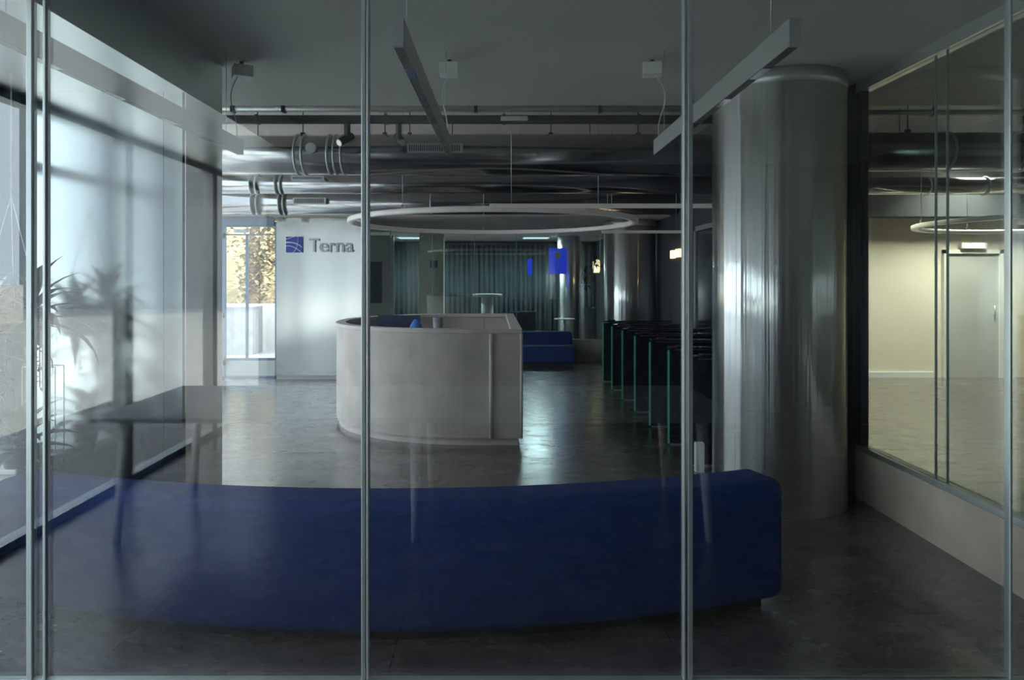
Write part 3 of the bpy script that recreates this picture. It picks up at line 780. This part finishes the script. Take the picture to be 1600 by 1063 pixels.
# ------------------------------------------------------------------ outdoors
g = box(-45, -4.9, -30, 50, -.14, -.04); struct('ground_outside', g, 'outground').name = 'floor_outside'
struct('floor_outside', box(-3.42, 14, 18.3, 50, -.14, -.04), 'outground')
struct('floor_outside', box(-4.9, SX-.1, -30, 4.4, -.14, -.04), 'outground')
tag(build('garden_wall', box(-7.35, -4.0, 15.0, 15.2, -.04, .98), 'outwall'), 'white garden wall outside the entrance door', 'wall')
tag(build('garden_wall', box(-5.75, -5.0, 14.0, 14.6, -.04, .96), 'outgrey'), 'grey masonry pier in front of the white wall outside the door', 'wall')
tag(build('added_block', box(-26, -6, -38, -33, -.6, 15), 'outgrey'), 'large grey building added far behind the photographer to darken the steel reflection', 'building')  # unseen building, added to darken part of the steel panel reflection
tag(build('garden_wall', box(-17, -16.7, -20, 14, -.04, 1.3), 'outwall'), 'long low white wall outside the left windows', 'wall')
# sunny bank with ivy
bm = BM(); random.seed(2)
N = 26; grid = []
for i in range(N+1):
    row = []
    for j in range(9):
        x = -22+26*i/N; q = j/8
        row.append(bm.verts.new((x, 20+q*10+random.uniform(-.2,.2), .0+q*6.5+random.uniform(-.25,.25))))
    grid.append(row)
for i in range(N):
    for j in range(8):
        f = bm.faces.new((grid[i][j], grid[i+1][j], grid[i+1][j+1], grid[i][j+1])); f.smooth = True
bank = build('earth_bank', bm, 'hill', solid=.3); bank['kind'] = 'structure'; bank.name = 'ground_bank'
def tree(label, x, y, lean, h, seed):
    random.seed(seed)
    t = thing('ivy_tree', label, 'tree', (x, y, 0), 'trees outside the entrance')
    pts = [(lean*q*h, 0, h*q) for q in (0,.2,.4,.6,.8,1)]
    bm = BM(); add_tube(bm, pts, .22, 12, r1=.10)
    for k in range(5):
        z = h*(.45+.1*k); a = random.uniform(0,6.28)
        add_tube(bm, [(lean*z,0,z),(lean*z+.9*math.cos(a),.9*math.sin(a),z+.8)], .06, 8, r1=.02)
    build('trunk', bm, 'trunk', t)
    fo = BM()
    for k in range(1500):
        z = random.uniform(.3, h+.6); r = random.gauss(.30,.12)+(.9*random.random() if z > h*.5 else 0); a = random.uniform(0, 6.28)
        add_leaf(fo, (lean*z+r*math.cos(a), r*math.sin(a), z), random.uniform(0,6.28), random.uniform(-.8,.8), .16, .11, .6, 2)
    build('ivy_foliage', fo, 'hedge', t)
tree('ivy-clad leaning tree seen left of the door stile', -8.1, 18.6, -.22, 4.2, 31)
tree('ivy-clad upright tree seen right of the door stile', -6.75, 18.9, .02, 4.6, 32)
tree('dark-leaved small tree at the right edge of the door view', -5.9, 19.4, .05, 3.4, 33)
random.seed(9)
for i, (x, y, s_) in enumerate(((-12.5,-6,.9),(-12.8,-1.5,.7),(-12.4,3.5,.9),(-12.9,8,.8))):
    fo = BM()
    for k in range(900):
        a = random.uniform(0,6.28); r = 1.1*math.sqrt(random.random())*s_; z = random.uniform(.05,1.9)*s_*(1-(r/(1.4*s_))**2)
        add_leaf(fo, (r*math.cos(a)*.8, r*math.sin(a), z), random.uniform(0,6.28), random.uniform(-.6,.9), .28, .14, .6, 2)
    add_tube(fo, [(0,0,-.04),(0,0,1.0)], .05, 6)
    t = thing('garden_shrub', ['round shrub outside the left windows, nearest behind the photographer','small shrub outside the left windows level with the photographer','largest shrub outside the left windows','far shrub outside the left windows near the entrance'][i], 'shrub', (x,y,0), 'shrubs outside the left windows')
    build('foliage', fo, 'leaf', t)

# ------------------------------------------------------------------ light
wd = bpy.data.worlds.new('World'); scene.world = wd; wd.use_nodes = True
bg = wd.node_tree.nodes['Background']; bg.inputs['Color'].default_value = (.76,.89,1.0,1); bg.inputs['Strength'].default_value = 4.1
sd = bpy.data.lights.new('Sun', 'SUN'); sd.energy = 7; sd.angle = math.radians(1.2); sd.color = (1,.93,.80)
so_ = bpy.data.objects.new('Sun', sd); COL.objects.link(so_)
so_.rotation_euler = Vector((.62, -.55, .75)).to_track_quat('Z','Y').to_euler(); so_.location = (10,-20,20)

def portal(name, loc, rot, sx, sy):
    l = bpy.data.lights.new(name, 'AREA'); l.shape = 'RECTANGLE'; l.size = sx; l.size_y = sy; l.cycles.is_portal = True
    o = bpy.data.objects.new(name, l); COL.objects.link(o); o.location = loc; o.rotation_euler = rot
portal('portal', (SX-.15, -.3, 1.6), (PI/2, 0, -PI/2), 8.6, 2.2)
portal('portal', (EX-.15, 7.6, 1.75), (PI/2, 0, -PI/2), 6.2, 3.5)
portal('portal', (-3.8, FY+.2, 1.3), (-PI/2, 0, 0), 1.0, 2.5)
# lamp panels added to light the cream wall of the right-hand room
for (x, y) in ((7.2, 9.7), (4.4, 9.3)):
    t = thing('added_ceiling_panel', 'added warm ceiling light brightening the room at the right, '+('above the door' if x > 7 else 'hidden behind the big column'), 'lamp', (x, y, UH))
    build('frame', box(-.32,.32,-.32,.32,-.03,0), 'white', t); build('diffuser', box(-.29,.29,-.29,.29,-.034,-.03), 'whitelamp', t)
    l = bpy.data.lights.new('fill_panel_lamp', 'AREA'); l.size = .56; l.energy = 125; l.spread = math.radians(120); l.color = (1,.90,.74)
    o = bpy.data.objects.new('fill_panel_lamp', l); COL.objects.link(o); o.location = (x, y, UH-.05)

for x in (-1.9, 1.0):  # cool lamp panels added to lift the dim back room
    t = thing('added_ceiling_panel', 'added cool ceiling light brightening the back room, '+('left' if x < 0 else 'right')+' of the pale pillar', 'lamp', (x, 15.6, 2.52))
    build('frame', box(-.32,.32,-.32,.32,-.03,0), 'white', t); build('diffuser', box(-.29,.29,-.29,.29,-.034,-.03), 'added_lamp_dim', t)
    l = bpy.data.lights.new('fill_panel_lamp', 'AREA'); l.size = .56; l.energy = 65; l.color = (.80,.95,1)
    o = bpy.data.objects.new('fill_panel_lamp', l); COL.objects.link(o); o.location = (x, 15.6, 2.48)

# ------------------------------------------------------------------ camera
cd = bpy.data.cameras.new('Camera'); cam = bpy.data.objects.new('Camera', cd); COL.objects.link(cam)
cam.location = (0,0,1.6); cam.rotation_euler = (PI/2, 0, 0)
cd.sensor_width = 36; cd.lens = 1050/1600*36; cd.shift_x = 30/1600; cd.shift_y = -(531.5-432)/1600; cd.clip_start = .02
scene.camera = cam
vs_ = scene.view_settings
vs_.view_transform = 'Standard'; vs_.look = 'None'; vs_.gamma = 1; vs_.use_curve_mapping = False; vs_.exposure = 0
scene.cycles.transparent_max_bounces = 32
scene.cycles.max_bounces = 10; scene.cycles.glossy_bounces = 8; scene.cycles.diffuse_bounces = 5
scene.cycles.sample_clamp_indirect = 6
scene.cycles.caustics_reflective = True
